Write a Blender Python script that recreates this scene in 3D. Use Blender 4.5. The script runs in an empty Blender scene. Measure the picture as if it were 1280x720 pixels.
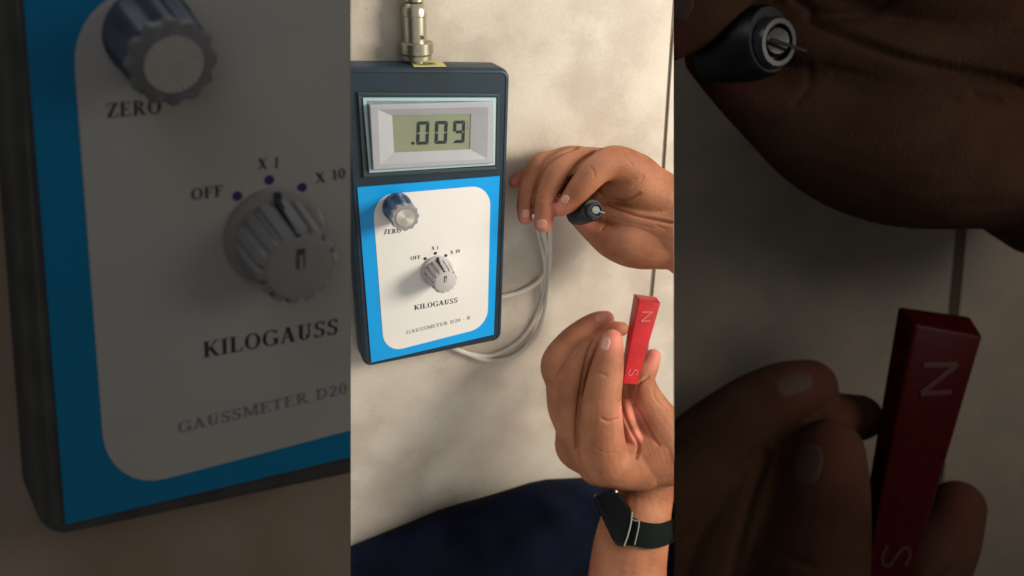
import bpy, bmesh, math, random
import numpy as np
from mathutils import Vector, Matrix
from mathutils.bvhtree import BVHTree
random.seed(7); rng = np.random.default_rng(7)

# ------------------------------------------------------------------ camera, world, lamps, exposure
U = 0.0005                                   # one modelling unit = half a millimetre
FOC = 900.0                                  # focal length, in 1/1280 of the picture width
N_T = np.array([0.3970986, 0.44895969, -0.8004673])      # table normal seen in camera axes (right, down, forward)
CAMH = 809.6                                 # camera height above the table
XW = np.array([1., 0, 0]) - N_T * N_T[0]; XW /= np.linalg.norm(XW)
YW = np.cross(N_T, XW)
RW = np.array([XW, YW, N_T])
def W(v): return (RW @ np.asarray(v, float)) * U + np.array([0, 0, CAMH * U])
def WA(a): return (np.asarray(a, float) @ RW.T) * U + np.array([0, 0, CAMH * U])

scene = bpy.context.scene
COL = scene.collection
cam_d = bpy.data.cameras.new('camera'); cam = bpy.data.objects.new('camera', cam_d); COL.objects.link(cam)
cam_d.sensor_width = 36; cam_d.lens = FOC / 1280 * 36; cam_d.clip_start = 0.005; cam_d.clip_end = 50
cx, cy, cz = RW @ [1, 0, 0], RW @ [0, -1, 0], RW @ [0, 0, -1]
cam.matrix_world = Matrix(((cx[0], cy[0], cz[0], 0), (cx[1], cy[1], cz[1], 0), (cx[2], cy[2], cz[2], CAMH * U), (0, 0, 0, 1)))
scene.camera = cam
cam_d.dof.use_dof = True; cam_d.dof.focus_distance = 880 * U; cam_d.dof.aperture_fstop = (FOC/1280*0.036) / (10 * U)

world = bpy.data.worlds.new('World'); scene.world = world; world.use_nodes = True
wb = world.node_tree.nodes['Background']; wb.inputs[0].default_value = (1.0, 0.965, 0.91, 1); wb.inputs[1].default_value = 0.42

def area(name, campos, target, size, power, color, sy=None):
    d = bpy.data.lights.new(name, 'AREA'); d.size = size * U; d.energy = power; d.color = color
    if sy: d.shape = 'RECTANGLE'; d.size_y = sy * U
    o = bpy.data.objects.new(name, d); COL.objects.link(o)
    o.location = W(campos); dirv = Vector(W(target) - W(campos))
    o.rotation_euler = dirv.to_track_quat('-Z', 'Y').to_euler(); return o
area('room_lamp', (1500, -300, 380), (-30, 30, 950), 560, 6.6, (1.0, 0.91, 0.77))
area('cool_fill', (-500, -1100, 200), (-30, 0, 950), 700, 2.2, (0.86, 0.92, 1.0))  # added soft cool fill from above, not a window

vs = scene.view_settings
vs.view_transform = 'Standard'; vs.look = 'None'; vs.exposure = 0.28; vs.gamma = 1.0; vs.use_curve_mapping = False
scene.render.resolution_x = 1024; scene.render.resolution_y = 576
scene.render.engine = 'CYCLES'

# ------------------------------------------------------------------ materials
def lin(c):
    return tuple(((x / 255) / 12.92 if x / 255 <= 0.04045 else ((x / 255 + 0.055) / 1.055) ** 2.4) for x in c)
MATS = {}
def mat(name, rgb, rough=0.5, spec=0.5, metal=0.0, noise=0.0, nscale=200, bump=0.0, bscale=600, sss=0.0, k=1.0,
        rgb2=None, tint=None, coat=0.0, trans=0.0, ior=1.45, detail=4, lines=0, patch=0):
    key = name
    if key in MATS: return MATS[key]
    m = bpy.data.materials.new(name); m.use_nodes = True; nt = m.node_tree; b = nt.nodes['Principled BSDF']
    base = [x * k for x in lin(rgb)]
    b.inputs['Base Color'].default_value = (*base, 1); b.inputs['Roughness'].default_value = rough
    b.inputs['Specular IOR Level'].default_value = spec; b.inputs['Metallic'].default_value = metal
    b.inputs['Coat Weight'].default_value = coat; b.inputs['Transmission Weight'].default_value = trans; b.inputs['IOR'].default_value = ior
    tc = nt.nodes.new('ShaderNodeTexCoord')
    geo = nt.nodes.new('ShaderNodeNewGeometry')
    out = None
    if noise > 0 or rgb2:
        n = nt.nodes.new('ShaderNodeTexNoise'); n.inputs['Scale'].default_value = nscale; n.inputs['Detail'].default_value = detail
        nt.links.new(geo.outputs['Position'], n.inputs['Vector'])
        r = nt.nodes.new('ShaderNodeMapRange'); r.inputs[1].default_value = 0.3; r.inputs[2].default_value = 0.7
        nt.links.new(n.outputs['Fac'], r.inputs[0])
        mx = nt.nodes.new('ShaderNodeMix'); mx.data_type = 'RGBA'
        c2 = [x * k for x in lin(rgb2)] if rgb2 else [x * (1 - noise) for x in base]
        c1 = base if rgb2 else [min(1, x * (1 + noise * .5)) for x in base]
        mx.inputs[6].default_value = (*c1, 1); mx.inputs[7].default_value = (*c2, 1)
        nt.links.new(r.outputs[0], mx.inputs[0]); nt.links.new(mx.outputs[2], b.inputs['Base Color']); out = mx.outputs[2]
        rr = nt.nodes.new('ShaderNodeMapRange'); rr.inputs[3].default_value = max(.02, rough - .08); rr.inputs[4].default_value = min(1, rough + .1)
        nt.links.new(n.outputs['Fac'], rr.inputs[0]); nt.links.new(rr.outputs[0], b.inputs['Roughness'])
    if tint:
        at = nt.nodes.new('ShaderNodeAttribute'); at.attribute_name = 'tint'
        mx2 = nt.nodes.new('ShaderNodeMix'); mx2.data_type = 'RGBA'
        if out: nt.links.new(out, mx2.inputs[6])
        else: mx2.inputs[6].default_value = (*base, 1)
        mx2.inputs[7].default_value = (*[x * k for x in lin(tint)], 1)
        nt.links.new(at.outputs['Fac'], mx2.inputs[0]); nt.links.new(mx2.outputs[2], b.inputs['Base Color'])
    if bump > 0:
        n2 = nt.nodes.new('ShaderNodeTexNoise'); n2.inputs['Scale'].default_value = bscale; n2.inputs['Detail'].default_value = 5
        nt.links.new(geo.outputs['Position'], n2.inputs['Vector'])
        bp = nt.nodes.new('ShaderNodeBump'); bp.inputs['Strength'].default_value = bump; bp.inputs['Distance'].default_value = 0.0006
        nt.links.new(n2.outputs['Fac'], bp.inputs['Height']); nt.links.new(bp.outputs['Normal'], b.inputs['Normal'])
    if lines:
        vo = nt.nodes.new('ShaderNodeTexVoronoi'); vo.feature = 'DISTANCE_TO_EDGE'; vo.inputs['Scale'].default_value = lines
        wn = nt.nodes.new('ShaderNodeTexNoise'); wn.inputs['Scale'].default_value = lines * .4; nt.links.new(geo.outputs['Position'], wn.inputs['Vector'])
        ad = nt.nodes.new('ShaderNodeVectorMath'); ad.operation = 'MULTIPLY_ADD'; ad.inputs[1].default_value = (.002, .002, .002)
        nt.links.new(wn.outputs['Color'], ad.inputs[0]); nt.links.new(geo.outputs['Position'], ad.inputs[2]); nt.links.new(ad.outputs[0], vo.inputs['Vector'])
        mr = nt.nodes.new('ShaderNodeMapRange'); mr.inputs[2].default_value = .12; nt.links.new(vo.outputs['Distance'], mr.inputs[0])
        b2 = nt.nodes.new('ShaderNodeBump'); b2.inputs['Strength'].default_value = .35; b2.inputs['Distance'].default_value = .0003 * (600 / lines)
        nt.links.new(mr.outputs[0], b2.inputs['Height']); nt.links.new(bp.outputs['Normal'], b2.inputs['Normal']); nt.links.new(b2.outputs['Normal'], b.inputs['Normal'])
    if patch:
        pn = nt.nodes.new('ShaderNodeTexNoise'); pn.inputs['Scale'].default_value = patch; pn.inputs['Detail'].default_value = 8; pn.inputs['Roughness'].default_value = .6
        nt.links.new(geo.outputs['Position'], pn.inputs['Vector'])
        p1 = nt.nodes.new('ShaderNodeMapRange'); p1.inputs[1].default_value = .5; p1.inputs[2].default_value = .56; p1.inputs[3].default_value = 1; p1.inputs[4].default_value = .92; nt.links.new(pn.outputs['Fac'], p1.inputs[0])
        sn = nt.nodes.new('ShaderNodeTexNoise'); sn.inputs['Scale'].default_value = patch * 45; sn.inputs['Detail'].default_value = 2; nt.links.new(geo.outputs['Position'], sn.inputs['Vector'])
        p2 = nt.nodes.new('ShaderNodeMapRange'); p2.inputs[1].default_value = .3; p2.inputs[2].default_value = .7; p2.inputs[3].default_value = .95; p2.inputs[4].default_value = 1.03; nt.links.new(sn.outputs['Fac'], p2.inputs[0])
        sp_ = nt.nodes.new('ShaderNodeTexVoronoi'); sp_.inputs['Scale'].default_value = patch * 9; nt.links.new(geo.outputs['Position'], sp_.inputs['Vector'])
        p3 = nt.nodes.new('ShaderNodeMapRange'); p3.inputs[1].default_value = .03; p3.inputs[2].default_value = .06; p3.inputs[3].default_value = .7; p3.inputs[4].default_value = 1; nt.links.new(sp_.outputs['Distance'], p3.inputs[0])
        m1 = nt.nodes.new('ShaderNodeMath'); m1.operation = 'MULTIPLY'; nt.links.new(p1.outputs[0], m1.inputs[0]); nt.links.new(p2.outputs[0], m1.inputs[1])
        m3 = nt.nodes.new('ShaderNodeMath'); m3.operation = 'MULTIPLY'; nt.links.new(m1.outputs[0], m3.inputs[0]); nt.links.new(p3.outputs[0], m3.inputs[1])
        vm = nt.nodes.new('ShaderNodeVectorMath'); vm.operation = 'SCALE'; nt.links.new(out, vm.inputs[0]); nt.links.new(m3.outputs[0], vm.inputs['Scale']); nt.links.new(vm.outputs[0], b.inputs['Base Color'])
    if sss > 0:
        b.inputs['Subsurface Weight'].default_value = sss; b.inputs['Subsurface Radius'].default_value = (1, .35, .2); b.inputs['Subsurface Scale'].default_value = 0.002
    MATS[key] = m; return m

# ------------------------------------------------------------------ object helpers (vertices come in camera axes)
def clip_bm(bm, side, px0):
    no = Vector((FOC, 0, -(px0 - 640.0))).normalized()
    if side == 'left': no = -no              # keep what lies right of px0
    geom = bm.verts[:] + bm.edges[:] + bm.faces[:]
    res = bmesh.ops.bisect_plane(bm, geom=geom, dist=1e-5, plane_co=(0, 0, 0), plane_no=no, clear_outer=True)
    ed = [e for e in res['geom_cut'] if isinstance(e, bmesh.types.BMEdge) and e.is_valid and e.is_boundary]
    if ed:
        try: bmesh.ops.holes_fill(bm, edges=ed, sides=0)
        except Exception: pass
BAYS = {'centre': [('left', 438.0), ('right', 842.0)], 'left': [('right', 438.0)], 'right': [('left', 842.0)], None: []}

def link(name, verts, faces, m, parent=None, bay=None, smooth=True, tint=None, base=None, angle=35):
    V = np.asarray(verts, float)
    me = bpy.data.meshes.new(name)
    if bay:
        bm = bmesh.new(); lay = bm.verts.layers.float.new('tint') if tint is not None else None
        bvs = [bm.verts.new(v) for v in V]
        if lay:
            for v, t in zip(bvs, tint): v[lay] = float(t)
        for f in faces:
            try: bm.faces.new([bvs[i] for i in f])
            except ValueError: pass
        for s, p in BAYS[bay]: clip_bm(bm, s, p)
        bmesh.ops.recalc_face_normals(bm, faces=bm.faces)
        if len(bm.faces) == 0: bm.free(); return None
        c = np.mean([v.co[:] for v in bm.verts], axis=0) if base is None else np.asarray(base, float)
        co = WA(c[None])[0]
        for v in bm.verts: v.co = Vector(WA(np.array(v.co)[None])[0] - co)
        bm.to_mesh(me); bm.free()
    else:
        c = V.mean(0) if base is None else np.asarray(base, float)
        co = WA(c[None])[0]; VV = WA(V) - co
        me.from_pydata(VV.tolist(), [], [tuple(f) for f in faces])
        bm = bmesh.new(); bm.from_mesh(me); bmesh.ops.recalc_face_normals(bm, faces=bm.faces); bm.to_mesh(me); bm.free()
        if tint is not None:
            a = me.attributes.new('tint', 'FLOAT', 'POINT'); a.data.foreach_set('value', np.asarray(tint, np.float32))
    me.materials.append(m)
    if smooth:
        me.shade_smooth() if hasattr(me, 'shade_smooth') else None
        try: me.set_sharp_from_angle(angle=math.radians(angle))
        except Exception: pass
    o = bpy.data.objects.new(name, me); COL.objects.link(o)
    loc = Vector(co)
    p = parent
    while p is not None: loc = loc - p.location; p = p.parent
    o.parent = parent; o.location = loc
    return o
def thing(name, label, cat, base, group=None):
    o = bpy.data.objects.new(name, None); COL.objects.link(o); o.location = Vector(W(base)); o.empty_display_size = 0.01
    o['label'] = label; o['category'] = cat
    if group: o['group'] = group
    return o
def tag(o, label, cat, group=None):
    o['label'] = label; o['category'] = cat
    if group: o['group'] = group

def loft(rings, cap=True):
    n = len(rings[0]); V = [p for r in rings for p in r]; F = []
    for i in range(len(rings) - 1):
        for j in range(n):
            k = (j + 1) % n; F.append((i * n + j, i * n + k, (i + 1) * n + k, (i + 1) * n + j))
    if cap: F.append(tuple(range(n))[::-1]); F.append(tuple((len(rings) - 1) * n + j for j in range(n)))
    return V, F
def join(*parts):
    V, F = [], []
    for v, f in parts:
        o = len(V); V += [tuple(x) for x in v]; F += [tuple(i + o for i in q) for q in f]
    return V, F
def rrect(u0, v0, u1, v1, r, n=6):
    P = []
    for (cu, cv, a0) in ((u1 - r, v0 + r, -90), (u1 - r, v1 - r, 0), (u0 + r, v1 - r, 90), (u0 + r, v0 + r, 180)):
        for i in range(n + 1):
            a = math.radians(a0 + 90 * i / n); P.append((cu + r * math.cos(a), cv + r * math.sin(a)))
    return P
def rquad(Q, r, n=7):
    Q = [np.array(q, float) for q in Q]; out = []
    for i in range(4):
        a, c_, b = Q[i - 1], Q[i], Q[(i + 1) % 4]; p = c_ + (a - c_) / np.linalg.norm(a - c_) * r; q = c_ + (b - c_) / np.linalg.norm(b - c_) * r
        for j in range(n + 1):
            t = j / n; w = .72; den = (1 - t) ** 2 + 2 * w * t * (1 - t) + t * t; out.append(tuple(((1 - t) ** 2 * p + 2 * w * t * (1 - t) * c_ + t * t * q) / den))
    return out
def inset(poly, d):
    n = len(poly); out = []
    ar = sum(poly[i][0] * poly[(i + 1) % n][1] - poly[(i + 1) % n][0] * poly[i][1] for i in range(n))
    s = 1 if ar > 0 else -1
    for i in range(n):
        p, a, b = poly[i], poly[i - 1], poly[(i + 1) % n]
        e = np.array([b[0] - a[0], b[1] - a[1]]); e = e / (np.linalg.norm(e) + 1e-9)
        out.append((p[0] - s * e[1] * d * 1.0, p[1] + s * e[0] * d))
    return out

class Surf:                                   # a plane; P gives the point at height h on it that lies on a line of sight
    def __init__(s, n, dist): s.n = np.array(n, float) / np.linalg.norm(n); s.c = dist
    def P(s, px, py, h=0.0):
        d = np.array([px - 640.0, py - 360.0, FOC]); return d * ((-s.c + h) / (s.n @ d))
TABLE = Surf(N_T, CAMH)
RBOARD = Surf((0, 0, -1), 1700)
def Z(px, py): return 640 + (px - 640) * 3.168, 360 + (py - 360) * 3.168
def D(px, py, depth): return np.array([(px - 640) / FOC * depth, (py - 360) / FOC * depth, depth])

class Frame:                                  # instrument axes: u across, v down the face, h out of the face (face at h = 40)
    def __init__(s, O, eu, ev, en, bay, k): s.O, s.eu, s.ev, s.en = map(np.array, (O, eu, ev, en)); s.bay, s.k = bay, k
    def p(s, u, v, h=40.0): return s.O + s.eu * u + s.ev * v + s.en * (h - 40)
R0 = np.array([[0.9171701830617158, -0.03333997175451464, -0.3970986043615556], [-0.16244169861530172, 0.878662557015869, -0.44895969245494016], [0.36388397856111027, 0.47627781512649436, 0.8004672966241317]])
T0 = np.array([-97.89257200643877, -22.94500158090153, 900.0])
BW, BH, MG, MT = 171.82, 232.96, 8.17, 124.05
FC = Frame(T0, R0[:, 0], R0[:, 1], N_T, 'centre', 1.0)
xL = [-213.5763, -49.0911, 619.9814, 1.9374, -0.3382, 0.3572, -0.0699, 1.8937, 0.3191, 0.8586, 0.9217, -0.6001]
FL = Frame(xL[0:3], xL[3:6], xL[6:9], xL[9:12], 'left', 0.09)  # last value darkens the materials: left instrument's dimness is put into its colours
def uv(px, py, h=40.0):
    d = np.array([px - 640, py - 360, FOC]); o = T0 + N_T * (h - 40); s = (N_T @ o) / (N_T @ d); X = R0.T @ (s * d - o); return float(X[0]), float(X[1])
def uvl(px, py, h=40.0): return uv(640 + (px - 640) / 3.168, 360 + (py - 360) / 3.168, h)

# ------------------------------------------------------------------ serif lettering
def _q(x0, y0, x1, y1, w, horiz=False):
    if horiz: return [(x0, y0 - w / 2), (x1, y1 - w / 2), (x1, y1 + w / 2), (x0, y0 + w / 2)]
    return [(x0 - w / 2, y0), (x0 + w / 2, y0), (x1 + w / 2, y1), (x1 - w / 2, y1)]
TK, TN = 0.17, 0.065
def _arc(cx, cy, rx, ry, a0, a1, tk=TK, tn=TN, n=14):
    Q = []
    for i in range(n):
        ab = [math.radians(a0 + (a1 - a0) * (i + q) / n) for q in (0, 1)]; pts = []
        for a in ab:
            w = tn + (tk - tn) * abs(math.cos(a)) ** 1.3
            pts.append(((cx + rx * math.cos(a), cy + ry * math.sin(a)), (cx + (rx - w) * math.cos(a), cy + (ry - min(w, tn * 1.2)) * math.sin(a))))
        Q.append([pts[0][0], pts[1][0], pts[1][1], pts[0][1]])
    return Q
def _sf(x, y, l=0.3): return _q(x - l / 2, y, x + l / 2, y, 0.05, True)
def _stem(x): return [_q(x, 0, x, 1, TK), _sf(x, .025), _sf(x, .975)]
G = {
 'I': (0.36, _stem(.18)), 'L': (0.66, _stem(.18) + [_q(.1, .03, .6, .03, .06, True), _q(.58, 0, .6, .26, .05)]),
 'E': (0.68, _stem(.18) + [_q(.1, .03, .6, .03, .06, True), _q(.1, .97, .58, .97, .06, True), _q(.2, .52, .45, .52, .06, True), _q(.6, 0, .62, .25, .05), _q(.57, .76, .57, 1, .05), _q(.45, .4, .45, .64, .05)]),
 'F': (0.63, _stem(.18) + [_q(.1, .97, .56, .97, .06, True), _q(.2, .52, .43, .52, .06, True), _q(.56, .76, .56, 1, .05), _q(.43, .4, .43, .64, .05)]),
 'O': (0.8, _arc(.4, .5, .37, .52, 0, 360, n=26)), '0': (0.55, _arc(.27, .5, .25, .51, 0, 360, n=22, tk=.15)),
 'Z': (0.68, [_q(.08, .97, .6, .97, .06, True), _q(.06, .03, .62, .03, .06, True), _q(.13, 0, .55, 1, .19), _q(.07, .74, .07, 1, .05), _q(.62, 0, .62, .28, .05)]),
 'R': (0.78, _stem(.18) + _arc(.32, .74, .28, .26, -90, 90) + [_q(.18, .97, .34, .97, .06, True), _q(.18, .5, .34, .5, .06, True), _q(.64, 0, .38, .5, .18), _sf(.68, .025, .2)]),
 'B': (0.72, _stem(.18) + _arc(.32, .75, .26, .25, -90, 90) + _arc(.32, .26, .31, .26, -90, 90) + [_q(.18, .97, .34, .97, .06, True), _q(.18, .52, .34, .52, .06, True), _q(.18, .03, .34, .03, .06, True)]),
 'P': (0.68, _stem(.18) + _arc(.32, .73, .28, .27, -90, 90) + [_q(.18, .97, .34, .97, .06, True), _q(.18, .48, .34, .48, .06, True)]),
 'D': (0.78, _stem(.18) + _arc(.3, .5, .42, .5, -90, 90) + [_q(.18, .97, .32, .97, .06, True), _q(.18, .03, .32, .03, .06, True)]),
 'K': (0.8, _stem(.18) + [_q(.25, .42, .64, 1, .07), _q(.66, 0, .36, .58, .18), _sf(.66, .975, .24), _sf(.68, .025, .26)]),
 'G': (0.82, _arc(.42, .5, .39, .52, 45, 318, n=22) + [_q(.68, .05, .68, .42, TK), _sf(.66, .43, .32), _q(.7, .72, .7, 1, .05)]),
 'A': (0.78, [_q(.12, 0, .38, 1, .07), _q(.62, 0, .38, 1, .18), _q(.22, .33, .52, .33, .06, True), _sf(.12, .025, .22), _sf(.64, .025, .27)]),
 'U': (0.78, [_q(.2, .3, .2, 1, TK), _q(.6, .3, .6, 1, .07), _sf(.2, .975), _sf(.6, .975, .24)] + _arc(.37, .3, .255, .32, 180, 360)),
 'S': (0.6, _arc(.3, .75, .24, .27, 30, 250, n=12, tk=.13) + _arc(.28, .26, .26, .28, -150, 80, n=12, tk=.15) + [_q(.14, .66, .46, .4, .16), _q(.5, .74, .5, 1, .05), _q(.06, 0, .06, .27, .05)]),
 'M': (0.98, [_q(.14, 0, .14, 1, .07), _q(.82, 0, .82, 1, TK), _q(.48, .05, .18, 1, .17), _q(.48, .05, .78, 1, .07), _sf(.14, .025, .24), _sf(.82, .025), _sf(.13, .975, .2), _sf(.84, .975, .25)]),
 'T': (0.68, [_q(.33, 0, .33, 1, TK), _sf(.33, .025), _q(.04, .97, .62, .97, .06, True), _q(.05, .73, .05, 1, .05), _q(.61, .73, .61, 1, .05)]),
 'X': (0.78, [_q(.62, 0, .18, 1, .19), _q(.12, 0, .6, 1, .07), _sf(.12, .025, .24), _sf(.64, .025, .27), _sf(.18, .975, .27), _sf(.62, .975, .22)]),
 '1': (0.42, [_q(.22, 0, .22, 1, .14), _sf(.22, .025, .3), _q(.08, .84, .22, .97, .07, True)]),
 '2': (0.55, _arc(.27, .72, .22, .28, -20, 170, n=12, tk=.14) + [_q(.1, .03, .44, .66, .12), _q(.04, .06, .5, .06, .12, True)]),
 '-': (0.36, [_q(.04, .38, .32, .38, .1, True)]), ' ': (0.34, []),
}
def text_mesh(s, p0, p1, hgt, place, gap=0.05):
    """letters from p0 to p1 (baseline, in uv), height hgt; place(u, v) -> point"""
    adv = sum(G[c][0] + gap for c in s) - gap
    p0, p1 = np.array(p0), np.array(p1); d = (p1 - p0); L = np.linalg.norm(d); d = d / L; up = np.array([d[1], -d[0]])
    sx = L / adv; V, F = [], []; x = 0
    for c in s:
        for q in G[c][1]:
            o = len(V)
            for (a, b) in q:
                w = p0 + d * (x + a) * sx + up * b * hgt; V.append(place(w[0], w[1]))
            F.append((o, o + 1, o + 2, o + 3))
        x += G[c][0] + gap
    return V, F

# ------------------------------------------------------------------ the surfaces the things lie on
def slab_from_px(name, surf, poly, thick, m, parent=None, bay=None, bevel=1.5, kind=None, mapf=lambda x, y: (x, y)):
    P2 = [mapf(*p) for p in poly]
    top = [surf.P(x, y, 0) for x, y in P2]
    cen = np.mean(top, 0)
    ins = [t + (cen - t) / np.linalg.norm(cen - t) * bevel for t in top]
    low = [t - surf.n * bevel for t in top]; bot = [t - surf.n * thick for t in top]
    V, F = loft([bot, low, ins]); o = link(name, V, F, m, parent, bay, smooth=False)
    if kind: o['kind'] = kind
    return o
def seamx(y): return 843 - 0.0668 * (y - 5) if y < 210 else 829.3 - 0.094 * (y - 210)
def tiles(bay, surf, mapf, k, gname):
    ts = mat('tile_' + gname, (214, 206, 192) if k == 1 else (214, 194, 170), .42, .4 if k == 1 else .08, noise=0, rgb2=(194, 181, 166), nscale=22, bump=.1, bscale=400, k=k, patch=11 if k == 1 else 4)
    gr = mat('grout_' + gname, (124, 114, 100), .9, .05, noise=.3, nscale=900, bump=.6, bscale=1500, k=k)
    root = None
    ys = (-140, 5, 210, 430, 980) if bay == 'centre' else (60, 210, 345, 500, 700)
    x0, x1 = (430, 860) if bay == 'centre' else (690, 860)
    top = ys[0]; bot = ys[-1]
    g = slab_from_px('table_surface' if bay == 'centre' else 'back_surface', Surf(surf.n, surf.c + 2.5), [(x0, top), (x1, top), (x1, bot), (x0, bot)], 30, gr, None, bay, mapf=mapf)
    g['kind'] = 'structure'
    L = [(x0, top)] + [(seamx(y) - 2.1, y) for y in ys] + [(x0, bot)]
    Rr = [(x1 + 40, top), (x1 + 40, bot)] + [(seamx(y) + 2.1, y) for y in ys[::-1]]
    for poly in (L, Rr):
        slab_from_px('tile', surf, poly, 8 if bay == 'centre' else 14, ts, g, bay, mapf=mapf)
    return g
tiles('centre', TABLE, lambda x, y: (x, y), 1.0, 'cream')
KR = 0.085  # right surface's dimness put into its tile colours, under the same lamps
tiles('right', RBOARD, Z, KR, 'darkened')
bb = Surf((0, 0, -1), 2350)
o = link('backboard', *loft([[bb.P(x, y, h) for x, y in ((-900, -700), (2180, -700), (2180, 1420), (-900, 1420))] for h in (-30, 0)]), mat('board_dark', (52, 48, 44), .8, .1, noise=.2, nscale=12), smooth=False); o['kind'] = 'structure'
# surface under the large instrument on the left, parallel to its back
fl = mat('tile_shade_brown', (206, 186, 168), .6, .05, rgb2=(186, 160, 136), nscale=14, bump=.2, bscale=200, k=.11)  # the table's shade and the dimness are put into this brown
nL = np.cross(FL.eu, FL.ev); nL = -nL / np.linalg.norm(nL) if np.cross(FL.eu, FL.ev)[2] > 0 else nL / np.linalg.norm(nL)
LB = Surf(nL, -(nL @ FL.p(0, 0, -2)))
o = slab_from_px('side_surface', LB, [(-120, -100), (460, -100), (460, 820), (-120, 820)], 20, fl, None, 'left'); o['kind'] = 'structure'

# ------------------------------------------------------------------ the instrument
def disc_poly(cu, cv, r, n=40, lobes=0, amp=0.0, ph=0.0, sharp=False):
    P = []
    for i in range(n):
        a = 2 * math.pi * i / n; w = math.cos(lobes * (a + ph)) if lobes else 0
        if sharp: w = 1 if w > -.35 else -1
        P.append((cu + (r + amp * w) * math.cos(a), cv + (r + amp * w) * math.sin(a)))
    return P
def lift(fr, poly, h): return [fr.p(u, v, h) for u, v in poly]

CASEQ = [uv(427, 83.5), uv(638.5, 85.5), (BW / 2 + MG + 2, BH / 2 + MG + 2), (-BW / 2 - MG - 2, BH / 2 + MG + 1.5)]
def gaussmeter(fr, label, tagname):
    k = fr.k; bay = fr.bay; darkened = k < 1; sp = (lambda s: s * (.12 if darkened else 1))
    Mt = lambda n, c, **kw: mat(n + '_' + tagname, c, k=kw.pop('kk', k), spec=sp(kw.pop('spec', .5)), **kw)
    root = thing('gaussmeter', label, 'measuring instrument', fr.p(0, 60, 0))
    case_m = Mt('case_plastic', (38, 60, 74) if not darkened else (60, 60, 58), rough=.42, noise=.25, nscale=60, bump=.25, bscale=2500, kk=.75 * (1 if not darkened else .3))
    u0, u1, v0, v1 = -BW / 2 - MG - 2, BW / 2 + MG, -BH / 2 - MT, BH / 2 + MG + 1.5
    o = rquad(CASEQ, 12, 7)
    rg = [lift(fr, inset(o, 5), 0), lift(fr, inset(o, 2), 2), lift(fr, o, 6), lift(fr, o, 19.0), lift(fr, inset(o, .9), 19.3), lift(fr, inset(o, .9), 20.2), lift(fr, o, 20.5),
          lift(fr, o, 34), lift(fr, inset(o, .8), 37), lift(fr, inset(o, 2.6), 39.4), lift(fr, inset(o, 4.2), 40), lift(fr, inset(o, 5.2), 40), lift(fr, inset(o, 5.8), 39.2)]
    V, F = loft(rg); link('case', V, F, case_m, root, bay)
    # blue label with white field
    blue = Mt('label_blue', (0, 166, 246) if not darkened else (0, 144, 204), rough=.38, noise=.04, nscale=30, kk=(1.0 if not darkened else .12))
    white = Mt('label_white', (240, 237, 232), rough=.4, noise=.03, nscale=25)
    quad = [uv(446.5, 234), uv(624.5, 220), uv(617, 418), uv(464, 453)]
    pan = link('label_panel', *loft([lift(fr, quad, 39), lift(fr, quad, 40.6)]), blue, root, bay, smooth=False)
    tl, tr, br, bl = uv(465, 244), uv(613, 231), uv(609, 408), uv(480, 441)
    # rounded white field on a skewed quad
    wp = []
    for (s, t) in rrect(0, 0, 1, 1, .0, 1)[:0] or []: pass
    r = .17
    for (cs, ct, a0) in ((1 - r, r, -90), (1 - r, 1 - r, 0), (r, 1 - r, 90), (r, r, 180)):
        for i in range(9):
            a = math.radians(a0 + 90 * i / 8); s_, t_ = cs + r * math.cos(a), ct + r * .78 * math.sin(a) + (0 if ct < .5 else r * .22) - (r * .22 if ct < .5 else 0)
            q = (1 - t_) * ((1 - s_) * np.array(tl) + s_ * np.array(tr)) + t_ * ((1 - s_) * np.array(bl) + s_ * np.array(br)); wp.append(tuple(q))
    link('label_field', *loft([lift(fr, wp, 40.3), lift(fr, wp, 41.0)]), white, pan, bay, smooth=False)
    ink = Mt('ink_black', (44, 42, 52), rough=.6, kk=(1 if not darkened else .22)); ink2 = Mt('ink_grey', (150, 146, 148), rough=.6, kk=(1 if not darkened else .13)); inkb = Mt('ink_blue', (44, 48, 100), rough=.6, kk=(1 if not darkened else .22))
    pl = lambda u, v: fr.p(u, v, 41.3)
    for s, a, b, hh, m_ in (('ZERO', (131, 146), (200, 139), 5.9, ink), ('KILOGAUSS', (252, 446), (424, 415), 7.2, ink), ('GAUSSMETER D20 - B', (221, 541), (475, 481), 5.2, ink2),
                            ('OFF', (237, 248), (278, 242), 4.9, ink), ('X 1', (320, 208), (348, 205), 4.6, ink), ('X 10', (394, 225), (433, 217), 4.6, ink)):
        V, F = text_mesh(s, uvl(*a), uvl(*b), hh, pl); link('lettering', V, F, m_, pan, bay, smooth=False)
    for (x, y) in ((295, 242), (335.5, 221), (377, 230)):
        c = uvl(x, y); link('position_dot', *loft([lift(fr, disc_poly(*c, 2.0, 20), 40.9), lift(fr, disc_poly(*c, 2.0, 20), 41.4)]), inkb, pan, bay, smooth=False)
    # display
    pale_edge = Mt('display_edge', (178, 206, 216), rough=.3); grey = Mt('bezel_grey', (176, 178, 184), rough=.45, noise=.06, nscale=80); lcd = Mt('lcd_glass', (142, 150, 124), rough=.28, noise=.08, nscale=40)
    rec = Mt('recess_plastic', (46, 62, 66), rough=.5, bump=.1)
    rim_out = [uv(446.5, 115), uv(623.5, 117), uv(622.5, 212), uv(453.5, 222)]
    rim_in = [uv(452, 121), uv(619.5, 122), uv(618, 207.5), uv(459, 216)]
    dis = link('display_surround', *loft([lift(fr, rim_out, 39), lift(fr, rim_out, 41.5), lift(fr, inset(rim_out, 2.2), 42), lift(fr, rim_in, 41.2), lift(fr, rim_in, 39.9)], cap=False), rec, root, bay, smooth=False)
    t_out = [uv(453, 121.5), uv(619, 121.5), uv(617.5, 205.5), uv(461, 215)]; t_in = [uv(457, 125.5), uv(614.5, 125.5), uv(613.5, 202), uv(464, 210.5)]
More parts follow.
